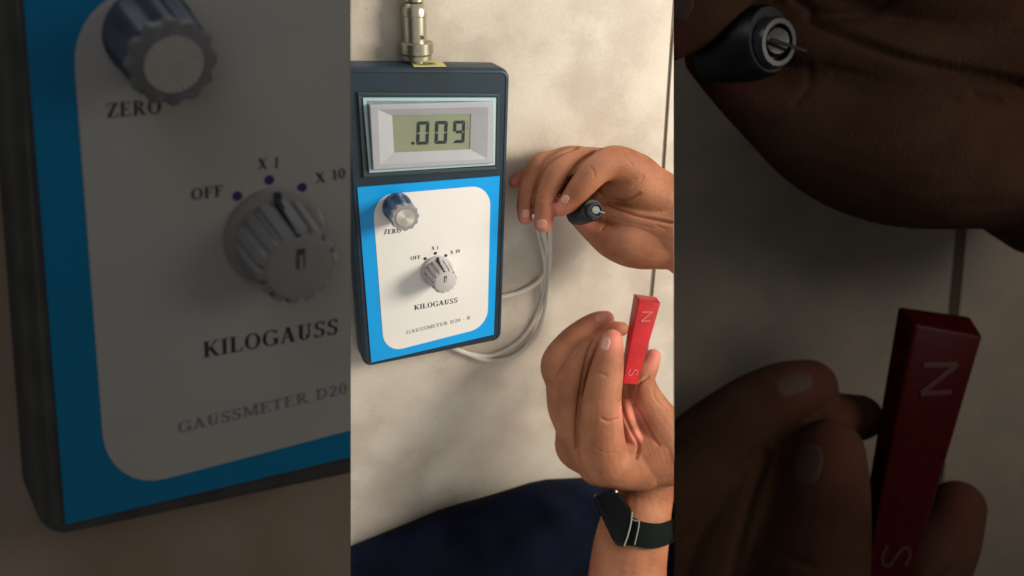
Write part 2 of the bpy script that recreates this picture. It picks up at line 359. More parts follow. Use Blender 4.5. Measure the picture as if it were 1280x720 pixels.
    link('display_edge', *loft([lift(fr, t_out, 40), lift(fr, t_out, 42.6), lift(fr, t_in, 42.6), lift(fr, t_in, 40)]), pale_edge, dis, bay, smooth=False)  # pale-blue line round the display, raised as a thin frame
    b0 = [uv(460, 129), uv(614, 125.5), uv(614.5, 201.5), uv(464.5, 210)]; b1 = inset(b0, 1.2); b2 = [uv(470, 134.5), uv(607, 131.5), uv(606, 196), uv(473, 203)]
    b3 = [uv(489, 143.5), uv(587.5, 141.5), uv(586, 185.5), uv(491.5, 189.5)]
    bez = link('display_bezel', *loft([lift(fr, b0, 40), lift(fr, b0, 47), lift(fr, b1, 48), lift(fr, b2, 48.2), lift(fr, b3, 43.6), lift(fr, b3, 41)], cap=False), grey, root, bay, smooth=False)
    lc = link('lcd_screen', *loft([lift(fr, inset(b3, -1.5), 40.4), lift(fr, inset(b3, -1.5), 42.9)]), lcd, root, bay, smooth=False)
    seg = Mt('lcd_segment', (36, 48, 50), rough=.5)
    def digit(x0, yt, w, hgt, on):
        A_, B_ = np.array(uv(x0, yt)), np.array(uv(x0 + w, yt - .35)); C_ = np.array(uv(x0 + 1.2 - 2.2, yt + hgt))
        ex, ey = B_ - A_, C_ - A_; t = .25; g = .03; tv = .135
        S = {'a': [(g, 0), (1 - g, 0), (1 - t, tv), (t, tv)], 'd': [(t, 1 - tv), (1 - t, 1 - tv), (1 - g, 1), (g, 1)],
             'f': [(0, g), (t, tv + g), (t, .46), (0, .49)], 'b': [(1 - t, tv + g), (1, g), (1, .49), (1 - t, .46)],
             'e': [(0, .51), (t, .54), (t, 1 - tv - g), (0, 1 - g)], 'c': [(1 - t, .54), (1, .51), (1, 1 - g), (1 - t, 1 - tv - g)],
             'g': [(t, .435), (1 - t, .435), (1 - t, .565), (t, .565)]}
        V, F = [], []
        for c in on:
            o_ = len(V)
            for (a, b) in S[c]: q = A_ + ex * a + ey * b; V.append(fr.p(q[0], q[1], 43.3))
            F.append((o_, o_ + 1, o_ + 2, o_ + 3))
        link('digit', V, F, seg, lc, bay, smooth=False)
    digit(520.3, 151, 15.5, 29, 'abcdef'); digit(543.2, 150.5, 15.5, 28.5, 'abcdef'); digit(566, 150, 14.5, 28, 'abcdfg')
    digit(583.6, 147, 1.2, 30, 'f')
    c = uv(515.3, 178); link('digit', *loft([lift(fr, disc_poly(*c, 1.8, 12), 43), lift(fr, disc_poly(*c, 1.8, 12), 43.3)]), seg, lc, bay, smooth=False)
    # zero knob: dark fluted skirt, pale lobed cap, spun silver disc
    kd = Mt('knob_dark', (92, 104, 124), rough=.35, noise=.2, nscale=150); kp = Mt('knob_pale', (150, 148, 152), rough=.4); sv = Mt('spun_silver', (214, 208, 200), rough=.32, metal=0.0 if darkened else .75, noise=.1, nscale=400, kk=(1 if not darkened else .1))
    cu, cv = uvl(184, 37)
    zk = link('zero_knob', *loft([lift(fr, disc_poly(cu, cv, 17.5, 96), 40), lift(fr, disc_poly(cu, cv, 17.5, 96), 43), lift(fr, disc_poly(cu, cv, 15.8, 96, 8, 1.7), 44), lift(fr, disc_poly(cu, cv, 15.0, 96, 8, 1.6), 71),
              lift(fr, disc_poly(cu, cv, 14.2, 96, 8, 1.4), 72.5)]), kd, root, bay, angle=50)
    link('knob_cap', *loft([lift(fr, disc_poly(cu, cv, 16.2, 96, 12, .8), 70.5), lift(fr, disc_poly(cu, cv, 16.2, 96, 12, .8), 74.5), lift(fr, disc_poly(cu, cv, 15.2, 96, 12, .8), 75.7)]), kp, zk, bay, angle=50)
    V, F = [], []; nS = 56
    V.append(fr.p(cu, cv, 76.6))
    for i in range(nS):
        a = 2 * math.pi * i / nS; V.append(fr.p(cu + 11 * math.cos(a), cv + 11 * math.sin(a), 76.2 + (.4 if i % 2 else 0)))
    for i in range(nS): F.append((0, 1 + i, 1 + (i + 1) % nS))
    link('knob_disc', V, F, sv, zk, bay, smooth=False)
    # range knob: pale skirt with pointer, ribbed barrel, flat top with slot
    kg = Mt('knob_grey', (196, 192, 190), rough=.45, noise=.06, nscale=120); kdk = Mt('knob_groove', (104, 102, 104), rough=.6)
    cu, cv = uvl(341, 290)
    rk = link('range_knob', *loft([lift(fr, disc_poly(cu, cv, 21, 72), 40), lift(fr, disc_poly(cu, cv, 21, 72), 43), lift(fr, disc_poly(cu, cv, 20, 72), 44.5), lift(fr, disc_poly(cu, cv, 17, 72), 45.5)]), kg, root, bay)
    bp = lambda r_, a_: disc_poly(cu, cv, r_, 144, 14, a_, .1, True)
    br_ = link('knob_barrel', *loft([lift(fr, bp(16.2, 1.3), 44.8), lift(fr, bp(15.2, 1.2), 71), lift(fr, bp(14.2, .9), 72.6), lift(fr, disc_poly(cu, cv, 13, 144), 72.9)]), kg, rk, bay, angle=30)
    link('knob_cap', *loft([lift(fr, disc_poly(cu, cv, 13.4, 60), 72.5), lift(fr, disc_poly(cu, cv, 13.4, 60), 73.6), lift(fr, disc_poly(cu, cv, 12.6, 60), 74)]), kg, rk, bay)
    a = math.radians(-88)
    def bar(u_, v_, dx, dy, L, wd, h0, h1, nm, m_, par):
        d_ = np.array([dx, dy]); d_ = d_ / np.linalg.norm(d_); nn = np.array([-d_[1], d_[0]]); c0 = np.array([u_, v_])
        q = [c0 - d_ * L / 2 - nn * wd / 2, c0 + d_ * L / 2 - nn * wd / 2, c0 + d_ * L / 2 + nn * wd / 2, c0 - d_ * L / 2 + nn * wd / 2]
        return link(nm, *loft([lift(fr, q, h0), lift(fr, q, h1)]), m_, par, bay, smooth=False)
    bar(cu + .5, cv - 4.5, .02, -1, 8.5, 3.2, 73.5, 74.6, 'knob_slot', kdk, rk); bar(cu + .5, cv - 3, .02, -1, 6, 1.5, 74.6, 75, 'slot_blade', kg, rk)
    bar(cu + .5, cv - 17.5, .02, -1, 5.5, 2.6, 44.6, 46.4, 'pointer', ink, rk)
    # pointer stripe running up the barrel
    w_ = 1.0
    sv_ = [fr.p(cu - w_, cv - 18.3, 46), fr.p(cu + w_, cv - 18.3, 46), fr.p(cu + w_, cv - 14.4, 73.2), fr.p(cu - w_, cv - 14.4, 73.2),
           fr.p(cu - w_, cv - 12, 46), fr.p(cu + w_, cv - 12, 46), fr.p(cu + w_, cv - 12, 73.2), fr.p(cu - w_, cv - 12, 73.2)]
    link('pointer_line', sv_, [(0, 1, 2, 3), (7, 6, 5, 4), (0, 4, 5, 1), (3, 2, 6, 7), (0, 3, 7, 4), (1, 5, 6, 2)], ink, rk, bay, smooth=False)
    # screw on the lower side
    scr = Mt('screw_steel', (190, 190, 190), rough=.3, metal=.6)
    su, svv = (4 if not darkened else 30), v1
    ring = lambda r_, off: [fr.p(su + r_ * math.cos(t), svv + off, 30 + r_ * math.sin(t)) for t in np.linspace(0, 2 * math.pi, 18, endpoint=False)]
    link('screw', *loft([ring(2.4, -1), ring(2.4, .5), ring(1.6, 1.0)]), scr, root, bay)
    return root, (u0, u1, v0, v1)

gm, (gu0, gu1, gv0, gv1) = gaussmeter(FC, 'dark-cased gaussmeter reading .009 with blue label panel, lying on cream tiles', 'bright')
gmL, _ = gaussmeter(FL, 'much larger dim gaussmeter at far left showing only its two knobs and lettering', 'darkened')

# sticker on the top side and the metal socket
eT = np.array(CASEQ[1]) - np.array(CASEQ[0]); eT /= np.linalg.norm(eT)
def vplane(px, py, off=.5):
    a_ = FC.p(*CASEQ[0], 0); nn_ = np.cross(FC.p(*(np.array(CASEQ[0]) + eT), 0) - a_, N_T); nn_ = nn_ if nn_[1] < 0 else -nn_
    o = a_ + nn_ * off; d = np.array([px - 640, py - 360, FOC]); return d * ((nn_ @ o) / (nn_ @ d))
gv0 = float(np.interp(uv(520, 85, 40)[0], [CASEQ[0][0], CASEQ[1][0]], [CASEQ[0][1], CASEQ[1][1]]))
stk = mat('sticker_yellow', (214, 206, 140), .6, .3, noise=.08, nscale=300)
q = [vplane(x, y, .3) for x, y in ((512, 77.3), (552, 77.3), (558, 83.2), (518, 83.6))]; q2 = [p - R0[:, 1] * .5 for p in q]
st = link('sticker', *loft([q, q2]), stk, gm, 'centre', smooth=False)
def bil(s, t): return (1 - t) * ((1 - s) * q2[3] + s * q2[2]) + t * ((1 - s) * q2[0] + s * q2[1]) - R0[:, 1] * .15
V, F = text_mesh('PROBE', (.24, -.3), (.74, -.3), .4, lambda a, b: bil(a, -b))
link('lettering', V, F, mat('ink_sticker', (60, 58, 48), .6, .3), st, 'centre', smooth=False)

# ------------------------------------------------------------------ metal plug on the instrument's socket
def lathe(fr, cu, ch, prof, n=48, lobes=0, amp=0):
    rings = []
    for (v, r) in prof:
        rings.append([fr.p(cu + (r + (amp * (1 if i % 2 else -1) if amp else 0)) * math.cos(2 * math.pi * i / n), v, ch + (r + (amp * (1 if i % 2 else -1) if amp else 0)) * math.sin(2 * math.pi * i / n)) for i in range(n)])
    return loft(rings)
hC = 15
cu0, _ = uv(520.5, 62, hC)
def vy(y): return uv(520, y, hC)[1]
metal = mat('nickel_metal', (176, 170, 150), .3, .5, metal=.85, noise=.12, nscale=300, bump=.1, bscale=3000)
metald = mat('groove_metal', (50, 48, 40), .5, .4, metal=.3)
sock = link('socket', *lathe(FC, cu0, hC, [(gv0 + 4, 8.5), (gv0 - 4, 8.5), (gv0 - 4.2, 17), (gv0 - 8.5, 17), (gv0 - 9.5, 16), (gv0 - 10, 12)]), metal, gm, 'centre')
plug = thing('cable_plug', 'knurled silver metal cable plug standing on top of the gaussmeter', 'connector', FC.p(cu0, gv0 - 5, hC))
v_a, v_b = gv0 - 9.6, vy(51.5)
# knurled ring: real diamond studs
rows, nn = 4, 20; rr = 17.6; V, F = [], []
vv = np.linspace(v_a - 1.2, v_b + 1.2, rows * 2 + 1)
rings = []
for i, v in enumerate(vv):
    rings.append([FC.p(cu0 + (rr + (1.1 if (i % 2 and j % 2) or (i % 2 == 0 and j % 2 == 0) else -.15)) * math.cos(2 * math.pi * (j) / (nn * 2)), v, hC + (rr + (1.1 if (i % 2 and j % 2) or (i % 2 == 0 and j % 2 == 0) else -.15)) * math.sin(2 * math.pi * j / (nn * 2))) for j in range(nn * 2)])
edge = lambda v, r: [FC.p(cu0 + r * math.cos(2 * math.pi * j / (nn * 2)), v, hC + r * math.sin(2 * math.pi * j / (nn * 2))) for j in range(nn * 2)]
rings = [edge(v_a + .3, 14.5), edge(v_a - .4, 17.6)] + rings + [edge(v_b + .4, 17.6), edge(v_b, 14)]
link('knurled_ring', *loft(rings), metal, plug, 'centre', angle=15)
link('barrel', *lathe(FC, cu0 - 1.2, hC, [(v_b + 2, 12.6), (vy(30), 12.8), (vy(20), 12.9), (vy(19), 13.5), (vy(11), 13.5), (vy(7), 11.8), (vy(3.5), 10)]), metal, plug, 'centre')
link('groove', *lathe(FC, cu0 - 1.2, hC, [(vy(5), 8.5), (vy(0.5), 8.5)]), metald, plug, 'centre')
link('cable_boot', *lathe(FC, cu0 - 1.2, hC, [(vy(2.3), 9.3), (vy(1), 10.6), (vy(-12), 10.6), (vy(-14), 8), (vy(-60), 7)]), metal, plug, 'centre')
dd = TABLE.n
c = uv(527.5, 47, hC + 13)
link('set_screw', *loft([[FC.p(c[0] + r_ * math.cos(t), c[1] + r_ * math.sin(t), hh) for t in np.linspace(0, 2 * math.pi, 14, endpoint=False)] for r_, hh in ((2.2, hC + 9), (2.2, hC + 12.8), (1.2, hC + 12.9), (1.0, hC + 12))]), metald, plug, 'centre')

# ------------------------------------------------------------------ tubes
def crom(pts, m=10):
    P = np.array(pts, float); P = np.vstack([2 * P[0] - P[1], P, 2 * P[-1] - P[-2]]); out = []
    for i in range(1, len(P) - 2):
        for j in range(m):
            t = j / m; a, b, c_, d_ = P[i - 1], P[i], P[i + 1], P[i + 2]
            out.append(.5 * ((2 * b) + (c_ - a) * t + (2 * a - 5 * b + 4 * c_ - d_) * t * t + (3 * b - a - 3 * c_ + d_) * t ** 3))
    out.append(P[-2]); return np.array(out)
def tube(path, rad, n=12):
    path = np.asarray(path); rings = []; nrm = None
    for i in range(len(path)):
        t = path[min(i + 1, len(path) - 1)] - path[max(i - 1, 0)]; t = t / (np.linalg.norm(t) + 1e-9)
        if nrm is None: nrm = np.cross(t, [0.3, .5, .8]); nrm /= np.linalg.norm(nrm)
        nrm = nrm - t * (nrm @ t); nrm /= np.linalg.norm(nrm); b = np.cross(t, nrm); r = rad[i] if hasattr(rad, '__len__') else rad
        rings.append([path[i] + r * (math.cos(a) * nrm + math.sin(a) * b) for a in np.linspace(0, 2 * math.pi, n, endpoint=False)])
    return loft(rings)
cab_m = mat('cable_grey', (214, 206, 194), .35, .5, noise=.08, nscale=60)
pa = crom([TABLE.P(x, y, h) for x, y, h in ((676, 262, 60), (679, 290, 38), (684, 315, 20), (682, 338, 10), (670, 354, 6), (650, 365, 5), (628, 371, 5), (600, 378, 5))])
pb = crom([TABLE.P(x, y, h) for x, y, h in ((686, 262, 60), (687, 290, 36), (687, 330, 18), (684, 370, 12), (676, 405, 8), (660, 431, 6), (638, 447, 5), (610, 450, 5), (585, 442, 5), (566, 434, 5), (540, 420, 5))])
pc = crom([TABLE.P(x, y, h) for x, y, h in ((668, 270, 60), (674, 295, 22), (681, 330, 14), (680, 365, 5), (670, 396, 4), (655, 420, 4), (635, 436, 4), (610, 445, 4.2), (580, 440, 4), (545, 425, 4))])
cable = thing('probe_cable', 'thin grey probe cable looping on the tiles behind the gaussmeter', 'cable', TABLE.P(670, 400, 0))
for p_, r_ in ((pa, 3.6), (pb, 3.6), (pc, 3.2)): link('cable_strand', *tube(p_, r_), cab_m, cable, 'centre')

# ------------------------------------------------------------------ hands
def ico(sub=2):
    bm = bmesh.new(); bmesh.ops.create_icosphere(bm, subdivisions=sub, radius=1); V = np.array([v.co[:] for v in bm.verts]); F = [[v.index for v in f.verts] for f in bm.faces]; bm.free(); return V, F
IV, IF = ico(3)
def hand_mesh(chains, toP, voxel, smooth_it):
    """chains of (px, py, depth, r_px) -> one continuous surface in camera axes"""
    V, F = [], []; cnt = 0
    for ch in chains:
        S = crom(ch, 14)
        last = None
        for s in S:
            c_, r_ = toP(s[0], s[1], s[2], max(s[3], 2))
            if last is not None and np.linalg.norm(c_ - last) < r_ * .12: continue
            last = c_
            V.append(IV * r_ + c_); F += [[i + cnt for i in f] for f in IF]; cnt += len(IV)
    V = np.vstack(V) * U
    me = bpy.data.meshes.new('tmp'); me.from_pydata(V.tolist(), [], F); ob = bpy.data.objects.new('tmp', me); COL.objects.link(ob)
    m1 = ob.modifiers.new('r', 'REMESH'); m1.mode = 'VOXEL'; m1.voxel_size = voxel * U; m1.adaptivity = 0
    m2 = ob.modifiers.new('s', 'SMOOTH'); m2.iterations = smooth_it; m2.factor = .5
    dg = bpy.context.evaluated_depsgraph_get(); ev = ob.evaluated_get(dg); em = ev.to_mesh()
    n = len(em.vertices); co = np.empty(n * 3, np.float32); em.vertices.foreach_get('co', co); co = co.reshape(-1, 3).astype(float) / U
    no = np.empty(n * 3, np.float32); em.vertices.foreach_get('normal', no); no = no.reshape(-1, 3).astype(float)
    fs = [tuple(p.vertices) for p in em.polygons]
    ev.to_mesh_clear(); bpy.data.objects.remove(ob); bpy.data.meshes.remove(me)
    return co, no, fs
def seg_dist(px, py, line):
    best = np.full(len(px), 1e9)
    for (a, b) in zip(line[:-1], line[1:]):
        ax, ay = a; bx, by = b; L2 = (bx - ax) ** 2 + (by - ay) ** 2 + 1e-9
        t = np.clip(((px - ax) * (bx - ax) + (py - ay) * (by - ay)) / L2, 0, 1)
        best = np.minimum(best, np.hypot(px - (ax + t * (bx - ax)), py - (ay + t * (by - ay))))
    return best
def fold(co, no, creases, scale, zoomed):
    X = 640 + FOC * co[:, 0] / co[:, 2]; Y = 360 + FOC * co[:, 1] / co[:, 2]
    if zoomed: X = 640 + (X - 640) / 3.168; Y = 360 + (Y - 360) / 3.168
    face = (np.einsum('ij,ij->i', co / np.linalg.norm(co, axis=1)[:, None], no) < .1)
    for (w, dp, line) in creases:
        L = crom([(a, b, 0) for a, b in line], 6)[:, :2] if len(line) > 2 else line
        d_ = seg_dist(X, Y, [tuple(l) for l in L]); g = np.exp(-(d_ / w) ** 2) * dp * scale * face
        co = co - no * g[:, None]
    return co, X, Y, face
def raycaster(co, fs): 
    t = BVHTree.FromPolygons([Vector(c_) for c_ in co], fs)
    def f(px, py):
        d_ = Vector((px - 640, py - 360, FOC)).normalized(); h = t.ray_cast(Vector((0, 0, 0)), d_)
        return (np.array(h[0]), np.array(h[1])) if h[0] else None
    return f
def nail(name, cast, cx_, cy_, L, Wd, ang, m_, parent, bay, zf, s, out=.6):
    """a nail: an oval plate that follows the fingertip under it"""
    ca, sa = math.cos(math.radians(ang)), math.sin(math.radians(ang)); n1, n2 = 9, 24; top, V, F = [], [], []
    rings = []
    lasthit = None
    for i in range(n1 + 1):
        ring = []
        rr_ = i / n1
        for j in range(n2):
            a = 2 * math.pi * j / n2; sx = rr_ * math.copysign(abs(math.cos(a)) ** .7, math.cos(a)) * L / 2; sy = rr_ * math.copysign(abs(math.sin(a)) ** .7, math.sin(a)) * Wd / 2
            x, y = zf(cx_ + sx * ca - sy * sa, cy_ + sx * sa + sy * ca); h = cast(x, y)
            if h is None:
                h = lasthit
                if h is None: return None
            lasthit = h
            ring.append(h[0] + h[1] * out * s * (1 if i < n1 else -.8) * (1 if i < n1 - 1 else .85))
        rings.append(ring)
    V, F = loft(rings, cap=False)
    return link(name, V, F, m_, parent, bay, angle=80)
def strip(name, cast, top, bot, n, off, m_, parent, bay, thick=3.0):
    Tp, Bp = crom([(a, b, 0) for a, b in top], n), crom([(a, b, 0) for a, b in bot], n); m = min(len(Tp), len(Bp)); V = []; last = None; K = 6
    for i in range(m):
        for j in range(K + 1):
            x, y = (Tp[i] * (1 - j / K) + Bp[i] * j / K)[:2]; h = cast(x, y)
            if h is None or (last is not None and abs(np.linalg.norm(h[0]) - last) > 60): dist_ = last if last else 1000
            else: dist_ = np.linalg.norm(h[0])
            last = dist_; d_ = np.array([x - 640, y - 360, FOC]); d_ /= np.linalg.norm(d_); V.append(d_ * (dist_ - off))
    nf = len(V); V += [v * (1 + thick / np.linalg.norm(v)) for v in V]; F = []
    for i in range(m - 1):
        for j in range(K):
            a = i * (K + 1) + j; q_ = (a, a + K + 1, a + K + 2, a + 1); F.append(q_); F.append(tuple(x + nf for x in q_[::-1]))
    for i in range(m - 1):
        for j in (0, K): a = i * (K + 1) + j; F.append((a, a + K + 1, a + K + 1 + nf, a + nf))
    for i in (0, m - 1):
        for j in range(K): a = i * (K + 1) + j; F.append((a, a + 1, a + 1 + nf, a + nf))
    return link(name, V, F, m_, parent, bay, angle=50)

# upper hand, closed round the probe: (px, py, depth, radius in px)
UP = [
 [(702, 259, 893, 11.5), (713, 250, 887, 14), (728, 232, 880, 16.5), (747, 212, 878, 19), (765, 204, 885, 22), (786, 212, 898, 25), (812, 232, 915, 27), (845, 262, 925, 36)],   # index finger
 [(679, 279, 905, 12), (680, 262, 899, 14), (685, 237, 893, 15.5), (699, 211, 889, 17.5), (719, 201, 895, 17), (742, 201, 902, 17), (775, 210, 915, 24)],                           # middle finger
 [(657, 271, 912, 10), (657, 257, 908, 11.5), (662, 232, 903, 12.5), (673, 207, 899, 13.8), (690, 200, 906, 12), (720, 198, 915, 16), (765, 215, 925, 22)],                       # ring finger
 [(643, 228, 925, 7), (652, 222, 924, 8), (668, 214, 924, 9), (695, 206, 925, 12)],                                                                                                # little finger
 [(694, 262, 920, 9), (703, 240, 915, 12), (720, 222, 912, 12)],
 [(716, 269, 925, 8), (728, 279, 925, 11), (745, 290, 925, 16), (768, 301, 925, 24), (795, 303, 925, 33), (825, 300, 930, 37), (860, 296, 935, 42)],                                  # thumb and its ball
 [(770, 204, 900, 20), (797, 216, 905, 24), (820, 238, 915, 24), (842, 275, 925, 35), (880, 300, 930, 60)],                                                                         # back of the hand
 [(730, 256, 938, 12), (748, 243, 934, 14), (768, 240, 926, 15)],
 [(722, 252, 925, 9), (734, 256, 924, 10), (746, 261, 922, 11), (762, 266, 918, 13), (785, 272, 915, 18), (812, 280, 915, 26), (850, 290, 920, 40)],
 [(764, 232, 912, 15), (780, 232, 905, 20), (800, 236, 903, 24), (826, 250, 912, 28)],
 [(750, 248, 925, 12), (775, 256, 922, 14), (800, 262, 922, 18)],
]
UPCR = [(2.2, 3.2, [(752, 246), (760, 251), (770, 252), (785, 250), (799, 243)]), (1.9, 4.2, [(758, 253), (772, 260), (795, 269), (818, 274), (842, 279)]), (1.5, .7, [(792, 233), (800, 228), (804, 220)]),
        (1.2, 1.3, [(822, 283), (832, 286)]), (1.5, .7, [(762, 272), (790, 279), (815, 285)]), (1.6, .7, [(738, 209), (742, 214), (743, 220)]), (1.6, .9, [(757, 272), (757, 280), (752, 287)]),
        (1.6, 3.8, [(722, 184), (700, 193), (682, 208), (672, 228), (666, 250), (665, 272)]), (1.7, 4.0, [(752, 184), (728, 200), (712, 220), (702, 238), (694, 252)]),
        (1.5, .6, [(690, 247), (680, 249), (672, 246)]), (1.5, .6, [(664, 243), (657, 244), (652, 242)]), (1.4, .5, [(779, 196), (786, 200), (790, 206)]), (1.3, .5, [(700, 246), (706, 244), (712, 246)])]
# lower hand, holding the bar magnet
LO = [
 [(757, 399, 1014, 11), (746, 403, 1008, 13.5), (731, 413, 1002, 16), (712, 431, 999, 19), (696, 455, 997, 20.5), (700, 479, 1000, 18.5), (707, 508, 1004, 23), (715, 536, 1008, 21), (718, 560, 1012, 23.5), (738, 575, 1018, 22), (756, 588, 1020, 22)],   # outer finger
 [(777, 411, 1014, 9), (766, 413, 1010, 11), (750, 423, 1003, 14), (731, 442, 994, 18), (716, 470, 990, 19), (714, 505, 990, 19), (722, 545, 997, 24), (748, 580, 1008, 27)],
 [(772, 470, 1022, 9), (784, 490, 1014, 12), (794, 512, 1010, 13)],                                 # second finger
 [(765, 425, 958, 13.5), (763, 440, 957, 17), (758, 466, 956, 21.5), (753, 494, 957, 24), (751, 522, 960, 27.5), (752, 553, 966, 30), (760, 578, 980, 31), (800, 580, 1000, 33)],                           # finger in front
 [(748, 440, 1004, 12), (738, 470, 1000, 15), (734, 505, 998, 18), (738, 540, 1000, 22)],
 [(816, 446, 1022, 10), (811, 458, 1020, 12.5), (803, 474, 1013, 16), (806, 496, 1006, 21), (823, 530, 1003, 29), (845, 560, 1000, 38)],                                                                    # thumb
 [(784, 506, 1000, 9), (784, 524, 992, 11), (791, 545, 986, 12), (804, 560, 988, 13)],                                                                                                                      # curled little finger
 [(806, 520, 1010, 10), (812, 540, 1000, 12), (820, 556, 998, 14)],
 [(745, 566, 1000, 28), (775, 578, 1003, 32), (805, 570, 1005, 38), (845, 562, 1010, 44), (890, 570, 1015, 50)],                                                                                            # heel of the hand
 [(820, 560, 1030, 35), (806, 615, 1040, 36), (793, 660, 1035, 44), (785, 710, 1035, 48), (780, 800, 1040, 54)],                                                                                             # forearm
]
LOCR = [(2.0, 2.0, [(753, 524), (762, 527), (772, 524)]), (1.8, .9, [(738, 468), (748, 466), (758, 470)]), (2.0, 4, [(776, 502), (781, 520), (790, 540), (798, 556), (796, 572)]), (1.6, 3, [(793, 506), (803, 524), (815, 545), (824, 556)]),
        (1.6, 1.8, [(811, 470), (800, 478), (790, 484)]), (1.8, .9, [(685, 478), (695, 476), (704, 480)]), (1.3, .6, [(694, 492), (702, 488)]), (1.5, 1.0, [(800, 478), (795, 490), (792, 505)]), (1.6, .9, [(816, 486), (820, 500), (833, 512)]),
        (2.2, 3.6, [(741, 425), (733, 450), (726, 490), (721, 530), (721, 560)]), (2.0, 1.2, [(762, 410), (735, 426), (710, 452), (696, 472)]), (1.6, .8, [(690, 548), (700, 552), (712, 551)]), (1.4, .5, [(745, 560), (756, 566), (770, 566)])]
def spots(X, Y, lst):
    t = np.zeros(len(X))
    for (x, y, r) in lst: t = np.maximum(t, np.exp(-((X - x) ** 2 + (Y - y) ** 2) / r ** 2))
    return t
UPT = [(701, 262, 13), (679, 285, 12), (657, 276, 11), (643, 228, 12), (733, 277, 12)]
LOT = [(757, 397, 15), (770, 412, 12), (766, 425, 15), (816, 444, 17), (787, 515, 16), (795, 545, 10)]

def person(bay, label, k, zoomed):
    base = TABLE.P(850, 700, 0) if not zoomed else D(1400, 900, 1650)
    root = thing('person', label, 'person', base)
    g = 'plain' if k == 1 else 'darkened'
    skin = mat('skin_' + g, (178, 118, 84) if k == 1 else (190, 140, 108), .5 if k == 1 else .85, .4 if k == 1 else .03, rgb2=(142, 84, 54), nscale=45 if k == 1 else 14, detail=9, bump=.6, bscale=1500 if k == 1 else 450, lines=900 if k == 1 else 260, sss=.25 if k == 1 else 0, k=k, tint=(212, 128, 108))
    nm = mat('fingernail_' + g, (206, 150, 128), .3 if k == 1 else .7, .5 if k == 1 else .08, noise=.06, nscale=100, k=k if k == 1 else k * .75)
    if not zoomed:
        toP = lambda x, y, d, r: (D(x, y, d), r * d / FOC); zf = lambda x, y: (x, y)
    else:
        def toP(x, y, d, r):
            X, Y = Z(x, y); dn = 1330 + (d - 960) * 2.0; return D(X, Y, dn), r * 3.168 * dn / FOC
        zf = Z
    s = 1 if not zoomed else 3.5
    casts = []
    for chains, cr, tp, nails in ((UP, UPCR, UPT, [(706.5, 249, 12, 9.5, 118), (657.5, 267, 11, 10, 88), (677.5, 280, 12, 13, 95)]),
                                  (LO, LOCR, LOT, [(751.5, 397.5, 15, 9.5, -18), (757, 429.5, 17, 11, -78)])):
        co, no, fs = hand_mesh(chains, toP, 1.15 if not zoomed else 5.0, 7 if not zoomed else 10)
        co, X, Y, face = fold(co, no, cr, s, zoomed)
        cast = raycaster(co, fs); casts.append(cast)
        t = spots(X, Y, tp)
        hb = link('hand', co, fs, skin, root, bay, tint=t, angle=180)
        for (x, y, L, Wd, ang) in nails:
            zx, zy = zf(x, y)
            if zoomed and zx < 850: continue
            nail('fingernail', cast, x, y, L, Wd, ang, nm, hb, bay, zf, s * (.6 if zoomed else 1))
    return root, casts
KS = 0.025  # dimness of the large hands, probe and magnet put into their colours
per, casts = person('centre', 'person in navy clothing holding a black probe and a red magnet over the tiles', 1.0, False)
perR, castsR = person('right', 'dim much larger pair of hands at far right holding a red magnet', KS, True)
castU, castL = casts

# navy clothing along the bottom
navy = mat('cloth_navy', (4, 11, 32), .85, .15, noise=.5, nscale=30, bump=.5, bscale=900)
outl = [(420, 690), (438, 683), (470, 670), (500, 658), (547, 638), (575, 629), (605, 621), (635, 612), (663, 603), (683, 599), (705, 598), (726, 597), (760, 600), (800, 612), (842, 640), (870, 660)]
ox, oy = [a for a, b in outl], [b for a, b in outl]
V, F = [], []; NX, NY = 110, 44
for i in range(NX):
    x = 425 + (870 - 425) * i / (NX - 1); y0 = np.interp(x, ox, oy)
    for j in range(NY):
        t = j / (NY - 1); y = y0 + (t ** 1.4) * 200
        h = 2 + 60 * (1 - math.exp(-t * 7)) + 9 * math.sin(x * .035 + t * 5) * min(1, t * 5) + 3 * math.sin(x * .09 - t * 14) * min(1, t * 4)
        V.append(TABLE.P(x, y, h))
for i in range(NX - 1):
    for j in range(NY - 1): a = i * NY + j; F.append((a, a + NY, a + NY + 1, a + 1))
n0 = len(V)
V += [TABLE.P(*( (425 + 445 * i / (NX - 1)), float(np.interp(425 + 445 * i / (NX - 1), ox, oy)) + 1.5), 0.3) for i in range(NX)]
for i in range(NX - 1): F.append((i * NY, n0 + i, n0 + i + 1, (i + 1) * NY))
link('clothing', V, F, navy, per, 'centre', angle=80)
# light stitching thread caught at the wrist
# ------------------------------------------------------------------ smartwatch
wt = thing('smartwatch', 'black smartwatch with silver edge and dark strap on the lower wrist', 'watch', D(780, 660, 1030))
wblk = mat('watch_glass', (3, 3, 4), .35, .2); wst = mat('watch_strap', (9, 16, 12), .8, .15, bump=.4, bscale=3000); wsl = mat('watch_silver', (176, 172, 160), .3, .5, metal=.6)
_fp = [(739, 619), (771, 612), (791, 638), (781, 684), (769, 682)]; face = []
for i in range(5):
    a_, c_, b_ = (np.array(_fp[q % 5], float) for q in (i - 1, i, i + 1)); p_, q_ = c_ + (a_ - c_) * .2, c_ + (b_ - c_) * .2
    face += [(1 - t) ** 2 * p_ + 2 * t * (1 - t) * c_ + t * t * q_ for t in np.linspace(0, 1, 7)]
face = np.array(face)
fc = face.mean(0)
def ring_(sc, d_): return [D(*(fc + (p - fc) * sc), d_ + (p[0] - fc[0]) * -.35) for p in face]
link('watch_body', *loft([ring_(.98, 1010), ring_(1.0, 985), ring_(1.0, 962), ring_(.96, 955), ring_(.86, 952)]), wblk, wt, 'centre', angle=40)
